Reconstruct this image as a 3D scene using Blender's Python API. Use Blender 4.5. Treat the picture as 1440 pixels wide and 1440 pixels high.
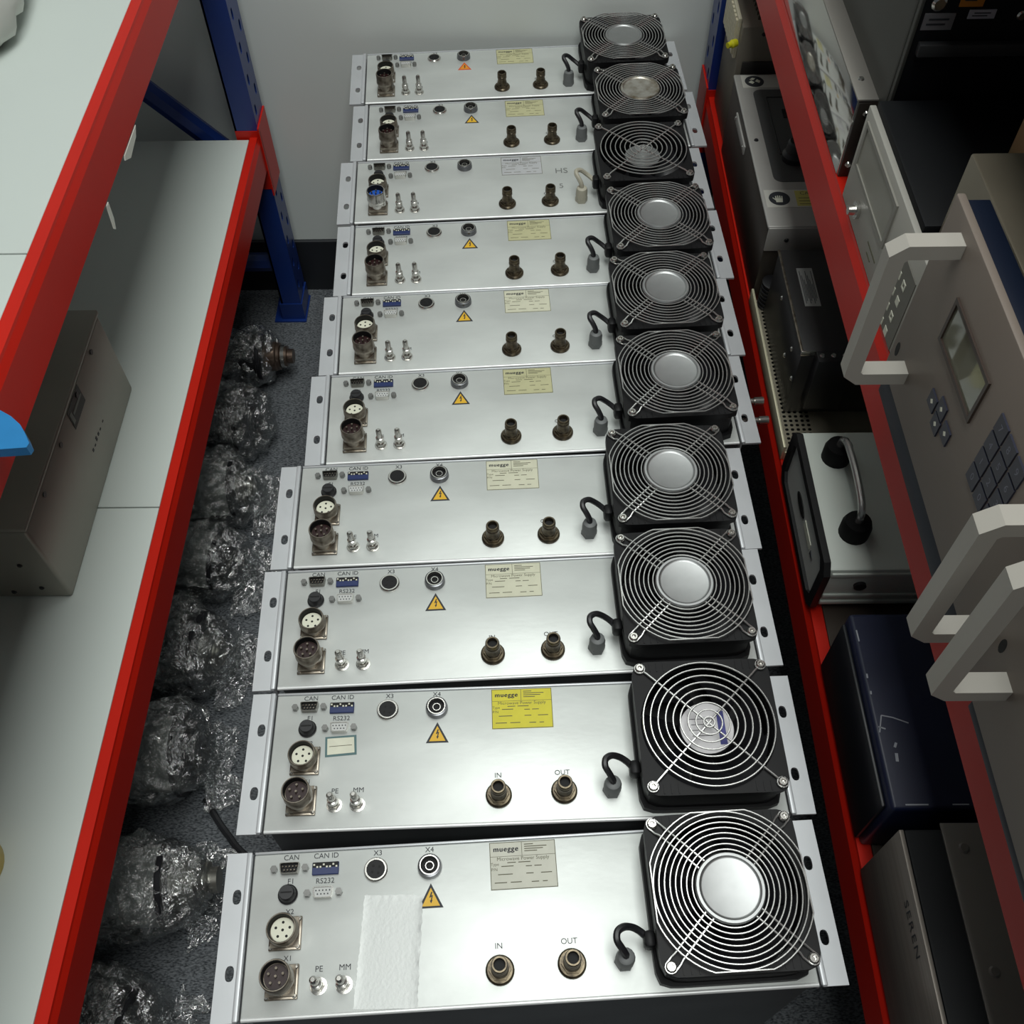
import bpy, bmesh, math, random
from mathutils import Vector, Matrix, noise
random.seed(7)
for o in list(bpy.data.objects): bpy.data.objects.remove(o)
S = bpy.context.scene
C = S.collection
PI = math.pi
# ------------------------------------------------------------------ camera
cam = bpy.data.cameras.new('camera'); cam.lens = 35.222; cam.sensor_width = 36; cam.clip_start = .01
co = bpy.data.objects.new('camera', cam); C.objects.link(co)
rx, ry, rz = [math.radians(a) for a in (34.98332, .7205, -.14597)]
co.matrix_world = Matrix.Translation((-.00146, -.19280, 1.30379)) @ (Matrix.Rotation(rz, 4, 'Z') @ Matrix.Rotation(ry, 4, 'Y') @ Matrix.Rotation(rx, 4, 'X'))
S.camera = co
# ------------------------------------------------------------------ light
w = bpy.data.worlds.new('world'); S.world = w; w.use_nodes = True
bg = w.node_tree.nodes['Background']; bg.inputs[0].default_value = (.80, .90, .88, 1); bg.inputs[1].default_value = .08
def area(name, loc, sx, sy, power, rot=(0, 0, 0), col=(1, 1, .97)):
    l = bpy.data.lights.new(name, 'AREA'); l.shape = 'RECTANGLE'; l.size = sx; l.size_y = sy; l.energy = power; l.color = col
    o = bpy.data.objects.new(name, l); C.objects.link(o); o.location = loc; o.rotation_euler = rot; return o
area('ceiling_lamp', (.12, .02, 3.0), .90, 2.40, 54, col=(.97, 1, .97))
S.view_settings.view_transform = 'Standard'; S.view_settings.look = 'None'
S.view_settings.exposure = 0.0; S.view_settings.gamma = 1; S.view_settings.use_curve_mapping = False

# ------------------------------------------------------------------ helpers
FZ = -.022            # floor level (the unit fronts lie at HZ)
HZ = .467
def lin(r, g, b):
    f = lambda c: (c / 255 / 12.92) if c / 255 <= .04045 else ((c / 255 + .055) / 1.055) ** 2.4
    return (f(r), f(g), f(b), 1)
MATS = {}
def mat(name, col, rough=.5, metal=0., var=0., vscale=20., bump=0., bscale=200., stretch=(1, 1, 1), coat=0., spec=.5, emit=None, dark=None):
    """procedural material: noise-mottled colour, noise bump"""
    if name in MATS: return MATS[name]
    m = bpy.data.materials.new(name); m.use_nodes = True; N = m.node_tree.nodes; L = m.node_tree.links
    b = N['Principled BSDF']; b.inputs['Base Color'].default_value = col; b.inputs['Roughness'].default_value = rough
    b.inputs['Metallic'].default_value = metal; b.inputs['Coat Weight'].default_value = coat; b.inputs['Coat Roughness'].default_value = .12
    b.inputs['Specular IOR Level'].default_value = spec
    tc = N.new('ShaderNodeTexCoord'); mp = N.new('ShaderNodeMapping'); mp.inputs['Scale'].default_value = stretch
    L.new(tc.outputs['Object'], mp.inputs['Vector'])
    if var:
        n = N.new('ShaderNodeTexNoise'); n.inputs['Scale'].default_value = vscale; n.inputs['Detail'].default_value = 5
        L.new(mp.outputs['Vector'], n.inputs['Vector'])
        r = N.new('ShaderNodeValToRGB'); d = dark or tuple(c * (1 - var) for c in col[:3]) + (1,)
        r.color_ramp.elements[0].position = .32; r.color_ramp.elements[0].color = d
        r.color_ramp.elements[1].position = .62; r.color_ramp.elements[1].color = col
        L.new(n.outputs['Fac'], r.inputs['Fac']); L.new(r.outputs['Color'], b.inputs['Base Color'])
    if bump:
        n2 = N.new('ShaderNodeTexNoise'); n2.inputs['Scale'].default_value = bscale; n2.inputs['Detail'].default_value = 3
        L.new(mp.outputs['Vector'], n2.inputs['Vector'])
        bp = N.new('ShaderNodeBump'); bp.inputs['Strength'].default_value = bump; bp.inputs['Distance'].default_value = .002
        L.new(n2.outputs['Fac'], bp.inputs['Height']); L.new(bp.outputs['Normal'], b.inputs['Normal'])
    MATS[name] = m; return m

def box(bm, x0, x1, y0, y1, z0, z1, bev=0, seg=2):
    r = bmesh.ops.create_cube(bm, size=1); vs = r['verts']
    for v in vs:
        v.co = Vector((x0 + (v.co.x + .5) * (x1 - x0), y0 + (v.co.y + .5) * (y1 - y0), z0 + (v.co.z + .5) * (z1 - z0)))
    if bev:
        es = list({e for v in vs for e in v.link_edges})
        bmesh.ops.bevel(bm, geom=es, offset=bev, segments=seg, affect='EDGES', profile=.5)
def lathe(bm, prof, seg=24, x=0, y=0, M=None, cap=True):
    """prof: (r, z) list from bottom outwards to the top; revolved about z"""
    rings = []
    for r, z in prof:
        ring = []
        for k in range(seg):
            a = 2 * PI * k / seg
            p = Vector((r * math.cos(a), r * math.sin(a), z))
            if M is not None: p = M @ p
            ring.append(bm.verts.new(p + Vector((x, y, 0))))
        rings.append(ring)
    for a, b in zip(rings, rings[1:]):
        for k in range(seg):
            bm.faces.new((a[k], a[(k + 1) % seg], b[(k + 1) % seg], b[k]))
    if cap:
        bm.faces.new(rings[0][::-1]); bm.faces.new(rings[-1])
def cyl(bm, r, z0, z1, x=0, y=0, seg=24, r2=None, M=None):
    lathe(bm, [(r, z0), (r if r2 is None else r2, z1)], seg, x, y, M)
def tube(bm, pts, r, seg=6, closed=False):
    pts = [Vector(p) for p in pts]; n = len(pts); rings = []; up = None
    for i, p in enumerate(pts):
        a = pts[(i - 1) % n] if (closed or i > 0) else p; b = pts[(i + 1) % n] if (closed or i < n - 1) else p
        t = (b - a).normalized()
        if up is None: up = Vector((0, 0, 1)) if abs(t.z) < .9 else Vector((1, 0, 0))
        s = t.cross(up).normalized(); u = s.cross(t).normalized(); up = u
        rr = r[i] if isinstance(r, (list, tuple)) else r
        rings.append([bm.verts.new(p + (s * math.cos(2 * PI * k / seg) + u * math.sin(2 * PI * k / seg)) * rr) for k in range(seg)])
    for i in range(n if closed else n - 1):
        a, b = rings[i], rings[(i + 1) % n]
        for k in range(seg): bm.faces.new((a[k], a[(k + 1) % seg], b[(k + 1) % seg], b[k]))
    if not closed: bm.faces.new(rings[0][::-1]); bm.faces.new(rings[-1])
def prism(bm, poly, z0, z1, f=None):
    f = f or (lambda x, y, z: (x, y, z))
    a = [bm.verts.new(f(x, y, z0)) for x, y in poly]; b = [bm.verts.new(f(x, y, z1)) for x, y in poly]
    n = len(poly); bm.faces.new(a[::-1]); bm.faces.new(b)
    for k in range(n): bm.faces.new((a[k], a[(k + 1) % n], b[(k + 1) % n], b[k]))
def plate_hole(bm, outer, hole, z0, z1, f=None):
    """outer/hole: equally long closed point lists; plate with one hole"""
    f = f or (lambda x, y, z: (x, y, z)); n = len(outer)
    ot = [bm.verts.new(f(x, y, z1)) for x, y in outer]; ht = [bm.verts.new(f(x, y, z1)) for x, y in hole]
    ob = [bm.verts.new(f(x, y, z0)) for x, y in outer]; hb = [bm.verts.new(f(x, y, z0)) for x, y in hole]
    for k in range(n):
        j = (k + 1) % n
        bm.faces.new((ot[k], ot[j], ht[j], ht[k])); bm.faces.new((ob[j], ob[k], hb[k], hb[j]))
        bm.faces.new((ob[k], ob[j], ot[j], ot[k])); bm.faces.new((hb[j], hb[k], ht[k], ht[j]))
def cell_pts(x0, x1, y0, y1, cx, cy, a, b, n=16, ex=3.):
    """matching outline of a rectangle and of a superellipse hole at (cx, cy)"""
    ang = [2 * PI * k / n + .01 for k in range(n)] + [math.atan2(y - cy, x - cx) % (2 * PI) for x in (x0, x1) for y in (y0, y1)]
    ang.sort(); out = []; hol = []
    for t in ang:
        c, s = math.cos(t), math.sin(t)
        k = min(((x1 - cx) / c if c > 1e-9 else (x0 - cx) / c if c < -1e-9 else 1e9), ((y1 - cy) / s if s > 1e-9 else (y0 - cy) / s if s < -1e-9 else 1e9))
        out.append((cx + c * k, cy + s * k)); r = (abs(c / a) ** ex + abs(s / b) ** ex) ** (-1 / ex); hol.append((cx + c * r, cy + s * r))
    return out, hol
def obj(name, bm, m, parent=None, loc=(0, 0, 0), smooth=True, rotz=0):
    me = bpy.data.meshes.new(name); bmesh.ops.recalc_face_normals(bm, faces=bm.faces[:]); bm.to_mesh(me); bm.free()
    me.materials.append(m)
    if smooth:
        me.shade_smooth(); me.set_sharp_from_angle(angle=math.radians(35))
    o = bpy.data.objects.new(name, me); C.objects.link(o); o.location = loc; o.rotation_euler = (0, 0, rotz)
    if parent: o.parent = parent
    return o
def B(): return bmesh.new()
def tag(o, label, cat, group=None):
    o['label'] = label; o['category'] = cat
    if group: o['group'] = group
    return o
def thing(name, label, cat, loc=(0, 0, 0), rotz=0, group=None):
    o = bpy.data.objects.new(name, None); C.objects.link(o); o.empty_display_size = .05
    o.location = loc; o.rotation_euler = (0, 0, rotz); return tag(o, label, cat, group)
def struct(name, bm, m, smooth=False):
    o = obj(name, bm, m, smooth=smooth); o['kind'] = 'structure'; return o
def copy_tree(o, parent=None):
    c = o.copy(); C.objects.link(c); c.parent = parent
    for ch in o.children: copy_tree(ch, c)
    return c
_txt = {}
def text(bm, body, size, M, align='CENTER', track=1.0):
    """flat lettering of the built-in font added to bm; M maps text plane to place"""
    key = (body, align, track)
    if key not in _txt:
        cu = bpy.data.curves.new('t', 'FONT'); cu.body = body; cu.size = 1; cu.align_x = align; cu.align_y = 'CENTER'; cu.space_character = track; cu.resolution_u = 3
        o = bpy.data.objects.new('t', cu); C.objects.link(o); dg = bpy.context.evaluated_depsgraph_get(); dg.update()
        me = o.evaluated_get(dg).to_mesh(); _txt[key] = ([v.co.copy() for v in me.vertices], [list(p.vertices) for p in me.polygons])
        bpy.data.objects.remove(o); bpy.data.curves.remove(cu)
    vs, fs = _txt[key]; nv = [bm.verts.new(M @ (v * size)) for v in vs]
    for f in fs:
        try: bm.faces.new([nv[i] for i in f])
        except ValueError: pass
def T(x, y, z): return Matrix.Translation((x, y, z))

# ------------------------------------------------------------------ materials
wall_m = mat('wall_paint', lin(224, 230, 226), .75, var=.03, vscale=3, bump=.05, bscale=300)
base_m = mat('skirting_black', lin(38, 40, 44), .45, var=.2, vscale=15)
def carpet():
    m = mat('carpet', lin(124, 128, 132), .95, var=.55, vscale=420, bump=1.0, bscale=800, stretch=(.6, 1.4, 1), spec=.1, dark=lin(56, 59, 63)); return m
red_m = mat('red_paint', lin(196, 32, 18), .36, var=.06, vscale=8, spec=.3)
blue_m = mat('blue_paint', lin(20, 50, 120), .38, var=.12, vscale=10, coat=.2)
board_m = mat('white_board', lin(202, 210, 205), .55, var=.03, vscale=4)
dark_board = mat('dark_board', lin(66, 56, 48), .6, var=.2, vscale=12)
alu = mat('aluminium_panel', lin(212, 216, 213), .42, .38, var=.13, vscale=10, bump=.04, bscale=90, stretch=(1, 2.2, 1))
alu_ear = mat('aluminium_ear', lin(206, 209, 212), .40, .40, var=.06, vscale=25)
zinc = mat('zinc_chassis', lin(120, 124, 126), .45, .6, var=.3, vscale=8)
chrome = mat('chrome_wire', lin(192, 192, 190), .25, .80)
hubm = mat('hub_steel', lin(172, 174, 174), .42, .9, var=.08, vscale=60)
hubw = mat('hub_steel_worn', lin(190, 188, 180), .38, .8, var=.4, vscale=70, dark=lin(130, 118, 98))
nickel = mat('nickel', lin(150, 142, 130), .32, .8, var=.35, vscale=120, dark=lin(92, 82, 70))
nickel2 = mat('bright_nickel', lin(205, 203, 198), .22, .95)
bronze = mat('bronze_fitting', lin(108, 98, 80), .32, .75, var=.4, vscale=150, dark=lin(46, 40, 34))
black_p = mat('black_plastic', lin(34, 34, 37), .42, var=.2, vscale=40)
fanblk = mat('fan_frame_black', lin(18, 18, 20), .5, var=.15, vscale=60, spec=.25)
void_m = mat('black_void', lin(9, 9, 10), .7)
ink = mat('print_ink', lin(44, 46, 52), .6)
ink_soft = mat('print_ink_soft', lin(92, 90, 70), .7)
white_p = mat('white_plastic', lin(222, 222, 205), .45)
grey_p = mat('grey_plastic', lin(104, 107, 107), .5)
beige_p = mat('beige_plastic', lin(176, 172, 155), .5)

# ------------------------------------------------------------------ the room
WY = 1.268
b = B(); box(b, -1.3, 1.2, -1.6, WY + .1, FZ - .05, FZ); struct('floor', b, carpet())
b = B(); box(b, -1.3, 1.2, WY, WY + .1, FZ, 2.7); struct('wall_back', b, wall_m)
b = B(); box(b, -1.02, .86, WY - .008, WY, FZ, FZ + .116, .002); struct('baseboard_back', b, base_m)

# ------------------------------------------------------------------ racks
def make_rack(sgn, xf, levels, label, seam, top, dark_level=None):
    """sgn -1: rack on the negative side, its aisle face at x = xf; +1 the other. levels: (board top z)"""
    R = thing('storage_rack', label, 'rack', (xf, 1.2, FZ))
    ox, oy, oz = xf, 1.2, FZ
    X = lambda d: sgn * d           # distance behind the aisle face -> local x
    def rb(bm, d0, d1, y0, y1, z0, z1, bev=0): box(bm, min(X(d0), X(d1)), max(X(d0), X(d1)), y0 - oy, y1 - oy, z0 - oz, z1 - oz, bev)
    D1 = .535
    for yc in (1.208, -.80):
        for d in (0, D1 - .036):
            bm = B()
            rb(bm, d + .033, d + .036, yc - .028, yc + .028, FZ, top); rb(bm, d, d + .036, yc - .028, yc - .0255, FZ, top); rb(bm, d, d + .036, yc + .0255, yc + .028, FZ, top)
            # perforated aisle face: two columns of slots
            z = FZ + .01; step = .05
            while z < min(top, 1.3) - step:
                for c in (0, 1):
                    y0 = yc - .0255 + c * .0255; zc = z + step * (.3 if c == 0 else .7)
                    o_, h_ = cell_pts(y0, y0 + .0255, z, z + step, y0 + .0128, zc, .0045, .010, 10, 2.2)
                    plate_hole(bm, o_, h_, 0, .0018, lambda p, q, t: (X(d + t), p - oy, q - oz))
                z += step
            rb(bm, d, d + .002, yc - .0255, yc + .0255, FZ, FZ + .01); rb(bm, d, d + .002, yc - .0255, yc + .0255, z, top)
            rb(bm, d - .004, d + .055, yc - .036, yc + .034, FZ, FZ + .003)
            rb(bm, d - .002, d + .040, yc - .030, yc + .030, FZ + .003, FZ + .04)
            obj('post', bm, blue_m, R, smooth=False)
    # braces between the posts of a frame
    for yc in (1.208, -.80):
        for (d0, z0, d1, z1) in ((.036, FZ + .115, D1 - .036, FZ + .115), (.036, .29, D1 - .036, .80), (D1 - .036, .84, .036, 1.3)):
            if z1 > top: continue
            bm = B(); tube(bm, [(X(d0), yc - oy, z0 - oz), (X(d1), yc - oy, z1 - oz)], .0165, 8); obj('brace', bm, blue_m, R)
    for zt in levels:
        for back in (0, 1):
            # box beam with a stepped top the boards rest in
            prof = [(0, -.056), (0, -.010), (.003, -.002), (.0035, .001), (.015, .001), (.016, -.0005), (.016, -.0135), (.036, -.0135), (.036, -.056), (.034, -.058), (.002, -.058)]
            bm = B()
            def f(d, z, y, zt=zt, back=back): return (X((D1 - d) if back else d), y - oy, zt + z - oz)
            prism(bm, prof, -.772, 1.1795, f); bm_b = obj('beam', bm, red_m, R, smooth=False)
            if not back:
                for ye, s in ((1.1795, 1), (-.772, -1)):
                    k = B(); ya, yb = (ye, ye + .058) if s > 0 else (ye - .058, ye)
                    rb(k, -.0025, 0, ya - .004, yb, zt - .105, zt + .018)
                    rb(k, -.0025, .036, ya - .0005 if s > 0 else yb, ya + .0015 if s > 0 else yb + .002, zt - .095, zt + .012)
                    br = obj('end_bracket', k, red_m, R, smooth=False)
        ys = [1.176] + seam + [-.77]
        for y1, y0 in zip(ys, ys[1:]):
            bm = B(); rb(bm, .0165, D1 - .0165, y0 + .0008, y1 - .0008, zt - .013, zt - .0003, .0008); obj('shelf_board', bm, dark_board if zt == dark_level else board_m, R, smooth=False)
    return R
XL, XR = -.4025, .283
make_rack(-1, XL, [.365, .738], 'storage rack with blue posts and red beams, standing over the film-wrapped pumps', [.476], 1.9)
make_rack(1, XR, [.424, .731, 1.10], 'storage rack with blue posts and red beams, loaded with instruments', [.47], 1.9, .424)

rackL = [o for o in bpy.data.objects if o.get('category') == 'rack'][0]
for P_ in ([(.745, .6795), (.735, .672), (.705, .668), (.690, .6755), (.692, .6795)], [(.619, .6795), (.613, .6795), (.609, .655), (.612, .652), (.617, .662)]):
    bm = B(); prism(bm, P_, 0, .0012, lambda y, z, t: (-.001 + t * 1, y - 1.2, z - FZ)); obj('tape_scrap', bm, white_p if 0 else mat('paper_white', lin(216, 218, 208), .7), rackL, smooth=False)
# ------------------------------------------------------------------ power supply units
mm = .001
RT = lambda u, v, h=0: T(u * mm, v * mm, HZ - FZ + h * mm)     # unit-local place on the front panel
Z0 = HZ - FZ
unit = thing('power_supply', 'x', 'power supply')
b = B(); box(b, -.2165, .2165, -.0612, .0612, 0, Z0 - .0035, .001, 1); obj('body', b, zinc, unit)
b = B(); box(b, -.2205, .2205, -.0628, .0611, Z0 - .0035, Z0, .0010, 3); panel = obj('front_panel', b, alu, unit)
b = B(); box(b, -.2205, .2205, .0613, .0634, Z0 - .0035, Z0 + .0008, .0008, 2); obj('panel_rim', b, alu_ear, unit)
b = B(); tube(b, [(-.2200, -.0618, Z0 - .0010), (.2200, -.0618, Z0 - .0010)], .0018, 12); obj('edge_highlight', b, mat('edge_highlight_pale', lin(232, 234, 233), .35, .30), unit)  # bead added along the near edge, coloured paler to paint in its highlight
for s in (-1, 1):
    b = B()
    for c in (-1, 1):
        o_, h_ = cell_pts(-.0095 if s > 0 else -.0105, .0105 if s > 0 else .0095, min(0, c * .0635), max(0, c * .0635), -.0005 * s, c * .0286, .0034, .0058, 20, 2.6)
        plate_hole(b, o_, h_, -.0025, 0)
    box(b, -.0105 if s > 0 else .0090, -.0090 if s > 0 else .0105, -.0620, .0620, -.016, 0)
    e = obj('mounting_ear', b, alu_ear, unit, loc=(s * .2325, 0, Z0 - .0002), smooth=False)
    b = B(); box(b, -.0022, .0022, -.0633, .0633, -.001, .0022, .0009, 3); obj('fold_bead', b, alu_ear, e, loc=(-s * .0082, 0, 0))
def screw(parent, x, y, z, r, h=.0015, m=nickel2, name='screw'):
    b = B(); lathe(b, [(r, 0), (r, h * .6), (r * .75, h), (r * .45, h), (r * .40, h * .3)], 10); return obj(name, b, m, parent, loc=(x, y, z))
zinc_s = mat('screw_zinc', lin(128, 128, 126), .35, .6)
def dsub(name, u, v, insert_m, shell_m, hole_m):
    tr = lambda k: [(-8.3 * k, 4.3 * k), (8.3 * k, 4.3 * k), (6.9 * k, -4.3 * k), (-6.9 * k, -4.3 * k)]
    def rnd(p, q=.18):
        out = []
        for i in range(len(p)):
            a, c, d = Vector(p[i - 1]), Vector(p[i]), Vector(p[(i + 1) % len(p)])
            out += [tuple(c.lerp(a, q)), tuple(c.lerp(a, q * .3).lerp(c.lerp(d, q * .3), .5)), tuple(c.lerp(d, q))]
        return [(x * mm, y * mm) for x, y in out]
    b = B(); plate_hole(b, rnd(tr(1.0)), rnd(tr(.90)), 0, .0055); c = obj(name, b, shell_m, unit, loc=(u * mm, v * mm, Z0))
    b = B(); prism(b, rnd(tr(.89)), .0002, .0042 if hole_m is ink else .0022); obj('contact_insert', b, insert_m, c)
    b = B()
    for n, y in ((5, 1.4), (4, -1.4)):
        for k in range(n): cyl(b, .00062, .0022, .0045, (k - (n - 1) / 2) * 2.75 * mm, y * mm, 6)
    obj('contacts', b, hole_m, c)
    for s in (-1, 1):
        b = B(); cyl(b, .0029, 0, .005, seg=6); cyl(b, .0012, .005, .0052, seg=8); obj('jack_screw', b, zinc_s, c, loc=(s * .0127, 0, 0))
dsub('can_connector', -190.5, 48, void_m, mat('dsub_shell_dark', lin(120, 118, 112), .3, .9), nickel)
dsub('serial_connector', -162.3, 27.5, mat('dsub_insert_grey', lin(196, 198, 196), .5), nickel2, ink)
# dip switch
b = B(); box(b, -.0108, .0108, -.005, .005, 0, .0025, .0004, 1); dip = obj('dip_switch', b, mat('dip_blue', lin(30, 46, 96), .4), unit, loc=(-.1614, .0468, Z0))
b = B(); box(b, -.0104, .0104, .0008, .0048, .0025, .0027); obj('switch_slots', b, void_m, dip)
b = B()
for k in range(8): box(b, (-9.1 + k * 2.6) * mm - .0007, (-9.1 + k * 2.6) * mm + .0007, (.2 if k % 3 else 2.0) * mm, (1.6 if k % 3 else 3.4) * mm, .0025, .0036)
obj('switch_levers', b, white_p, dip)
# fuse holder
b = B(); lathe(b, [(.0080, 0), (.0080, .0018), (.0070, .0026), (.0062, .0075), (.0055, .0085)], 24); fu = obj('fuse_holder', b, black_p, unit, loc=(-.1908, .028, Z0))
b = B(); box(b, -.0045, .0045, -.0006, .0006, .0085, .0088); obj('slot', b, void_m, fu)
# X3 socket
b = B(); lathe(b, [(.0098, 0), (.0098, .0018), (.0088, .0030), (.0076, .0030), (.0074, .0012)], 28); x3 = obj('signal_socket', b, nickel2, unit, loc=(-.1203, .0435, Z0))
b = B(); cyl(b, .0075, .0004, .0024, seg=24); x3i = obj('socket_insert', b, mat('socket_black', lin(20, 20, 22), .5, spec=.3), x3)
b = B()
for k in range(4): cyl(b, .0011, .0024, .0026, .0036 * math.cos(k * PI / 2 + .6), .0036 * math.sin(k * PI / 2 + .6), 8)
obj('contacts', b, void_m, x3)
# X4 high-voltage socket
b = B(); lathe(b, [(.0100, 0), (.0100, .002), (.0094, .0058), (.0078, .0062), (.0076, .0010)], 28); x4 = obj('high_voltage_socket', b, mat('socket_steel', lin(112, 113, 116), .28, .85), unit, loc=(-.0763, .0433, Z0))
b = B(); lathe(b, [(.0080, .006), (.0080, .0070), (.0072, .0070), (.0070, .003)], 28, cap=False); obj('lock_ring', b, nickel2, x4)
b = B(); cyl(b, .0076, .0003, .0014, seg=24); obj('socket_insert', b, void_m, x4)
b = B(); lathe(b, [(.0036, .001), (.0036, .0042), (.0030, .0042), (.0028, .001)], 18, cap=False); obj('centre_contact', b, nickel2, x4)
# warning triangle
b = B(); prism(b, [(-.0100, -.0094), (.0100, -.0094), (0, .0098)], 0, .0003); tri = obj('warning_sticker', b, ink, unit, loc=(-.0757, .0205, Z0), smooth=False)
b = B(); prism(b, [(-.0072, -.0079), (.0072, -.0079), (0, .0062)], .0003, .0004); obj('yellow_field', b, mat('warning_yellow', lin(230, 182, 44), .5), tri, smooth=False)
b = B()
def pz(p): prism(b, [(x * mm, y * mm) for x, y in p], .0004, .0005)
pz([(.2, 3.0), (1.3, 3.0), (.2, -.4), (-1.2, -1.0)]); pz([(-1.2, -1.0), (-.9, -1.6), (1.6, .4), (1.2, .6)]); pz([(1.6, .4), (.6, -4.0), (-.2, -3.6), (.6, .2)]); pz([(-.9, -3.6), (1.4, -3.2), (.1, -6.0)])
obj('bolt_symbol', b, ink, tri, smooth=False)
# round power connectors
def power_conn(u, v, h, insert_m, nm):
    b = B(); box(b, -.0126, .0126, -.0126, .0126, 0, .0028, .0008, 2); box(b, -.0110, .0110, -.0110, .0110, .0028, h * .25)
    c = obj(nm, b, nickel, unit, loc=(u * mm, v * mm, Z0))
    b = B(); lathe(b, [(.0108, .0025), (.0108, h * .5), (.0118, h * .5), (.0122, h * .56), (.0122, h * .62), (.0118, h * .66), (.0118, h - .001), (.0112, h), (.0106, h), (.0103, h - .008)], 32); obj('shell', b, nickel, c)
    b = B(); lathe(b, [(.0103, h - .0079), (.0105, h - .0006), (.0101, h - .0006), (.0099, h - .0079)], 28, cap=False); obj('seal_ring', b, void_m, c)
    b = B(); cyl(b, .0092, .003, h - .0070, seg=28); obj('contact_insert', b, insert_m, c)
    b = B()
    for k in range(6):
        rr, a = (0, 0) if k == 5 else (.0057, 2 * PI * k / 5 + .3); cyl(b, .0010 if h > .025 else .0011, h - .009, h - (.0035 if h > .025 else .0068), rr * math.cos(a), rr * math.sin(a), 8)
    obj('pins', b, nickel if h > .025 else void_m, c)
    for sx in (-1, 1):
        for sy in (-1, 1): screw(c, sx * .0104, sy * .0104, .0028, .0018, .0014)
    return c
power_conn(-190.3, -1.8, .0205, mat('cream_insert', lin(226, 226, 206), .5), 'output_connector')
X1 = power_conn(-190.5, -37.2, .0300, mat('maroon_insert', lin(38, 10, 11), .4), 'mains_connector')
for u, v in ((-162.4, -41.3), (-142.9, -41.5)):
    b = B(); lathe(b, [(.0066, 0), (.0066, .0010), (.0054, .0012)], 20); cyl(b, .0052, .0011, .0058, seg=6)
    g = obj('ground_terminal', b, nickel2, unit, loc=(u * mm, v * mm, Z0))
    b = B(); lathe(b, [(.0029, .005), (.0029, .0085), (.0043, .009), (.0043, .0135), (.0030, .014), (.0030, .025), (.0016, .0270)], 14); obj('stud', b, nickel2, g)
for u, v in ((-22.8, -38.2), (33.0, -36.6)):
    b = B(); lathe(b, [(.0112, 0), (.0112, .0022), (.0098, .0036), (.0090, .0036)], 28); cyl(b, .0088, .0034, .0060, seg=6)
    g = obj('coolant_fitting', b, bronze, unit, loc=(u * mm, v * mm, Z0))
    b = B(); lathe(b, [(.0070, .006), (.0066, .010), (.0060, .012), (.0060, .015), (.0066, .0155), (.0066, .0180), (.0061, .0185), (.0061, .0195), (.0066, .0200), (.0064, .0230), (.0058, .0238), (.0046, .0238), (.0042, .0160)], 24); obj('hose_spigot', b, bronze, g)
    b = B(); cyl(b, .0044, .008, .0185, seg=16); obj('bore', b, void_m, g)
# cable gland and fan cable
b = B(); cyl(b, .0080, 0, .0060, seg=6); lathe(b, [(.0075, .006), (.0075, .0150), (.0064, .0195), (.0045, .0205)], 16); gl = obj('cable_gland', b, grey_p, unit, loc=(.0735, -.0372, Z0))
pts = [Vector(p) * mm for p in [(73.5, -37, 12), (73, -36.5, 23), (70, -33.5, 30), (66.5, -28.5, 34.5), (67.5, -22.5, 35), (73, -19, 33), (80, -18.5, 27), (86, -21, 23), (91, -25, 20.5), (96, -27, 20)]]
def spline(P, k=6):
    out = []
    for i in range(len(P) - 1):
        p0, p1, p2, p3 = P[max(i - 1, 0)], P[i], P[i + 1], P[min(i + 2, len(P) - 1)]
        for j in range(k):
            t = j / k; out.append(.5 * ((2 * p1) + (p2 - p0) * t + (2 * p0 - 5 * p1 + 4 * p2 - p3) * t * t + (3 * p1 - p0 - 3 * p2 + p3) * t ** 3))
    return out + [P[-1]]
b = B(); tube(b, spline(pts), .0029, 8); fc = obj('fan_cable', b, black_p, unit, loc=(0, 0, Z0))
# rating plate
b = B(); box(b, -.0272, .0272, -.0190, .0190, 0, .0003); rl = obj('rating_plate', b, mat('plate_cream', lin(214, 214, 190), .55, var=.08, vscale=60), unit, loc=(0, .0408, Z0), smooth=False)
b = B()
def bar(x0, x1, y0, y1): box(b, x0 * mm, x1 * mm, y0 * mm, y1 * mm, .0003, .00036)
for a in ((-27, 27, 18.4, 18.9), (-27, 27, -18.9, -18.4), (-27.1, -26.6, -18.9, 18.9), (26.6, 27.1, -18.9, 18.9), (-26.6, 26.6, 7.2, 7.5), (-.8, -.4, 7.5, 18.4)): bar(*a)
for x0, x1, y in ((1.5, 9, 16.4), (1.5, 20, 14.6), (1.5, 17, 12.8), (1.5, 12, 11), (-13, -6, 2.2), (-4, 6, 2.2), (-18, -8, -.6), (2, 7, -1.2), (9, 15, -1.2), (-21, -9, -7), (2, 8, -7), (14, 23, -7), (-24, -14, -13.5), (-11, -2, -13.5), (6, 12, -13.8), (15, 19, -13.8)): bar(x0, x1, y - .35, y + .35)
text(b, 'Microwave Power Supply', .0042, T(0, .0052, .00036)); text(b, 'Type', .0034, T(-.0232, .0012, .00036)); text(b, 'P/N', .0034, T(-.0238, -.0030, .00036))
pp = obj('fine_print', b, ink_soft, rl, smooth=False)
b = B(); text(b, 'muegge', .0060, T(-.0138, .0132, .00036), track=1.15)
for dx in (-.00025, .00025): text(b, 'muegge', .0060, T(-.0138 + dx, .0132 + dx * .4, .00037), track=1.15)
obj('maker_name', b, ink, rl, smooth=False)
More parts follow.
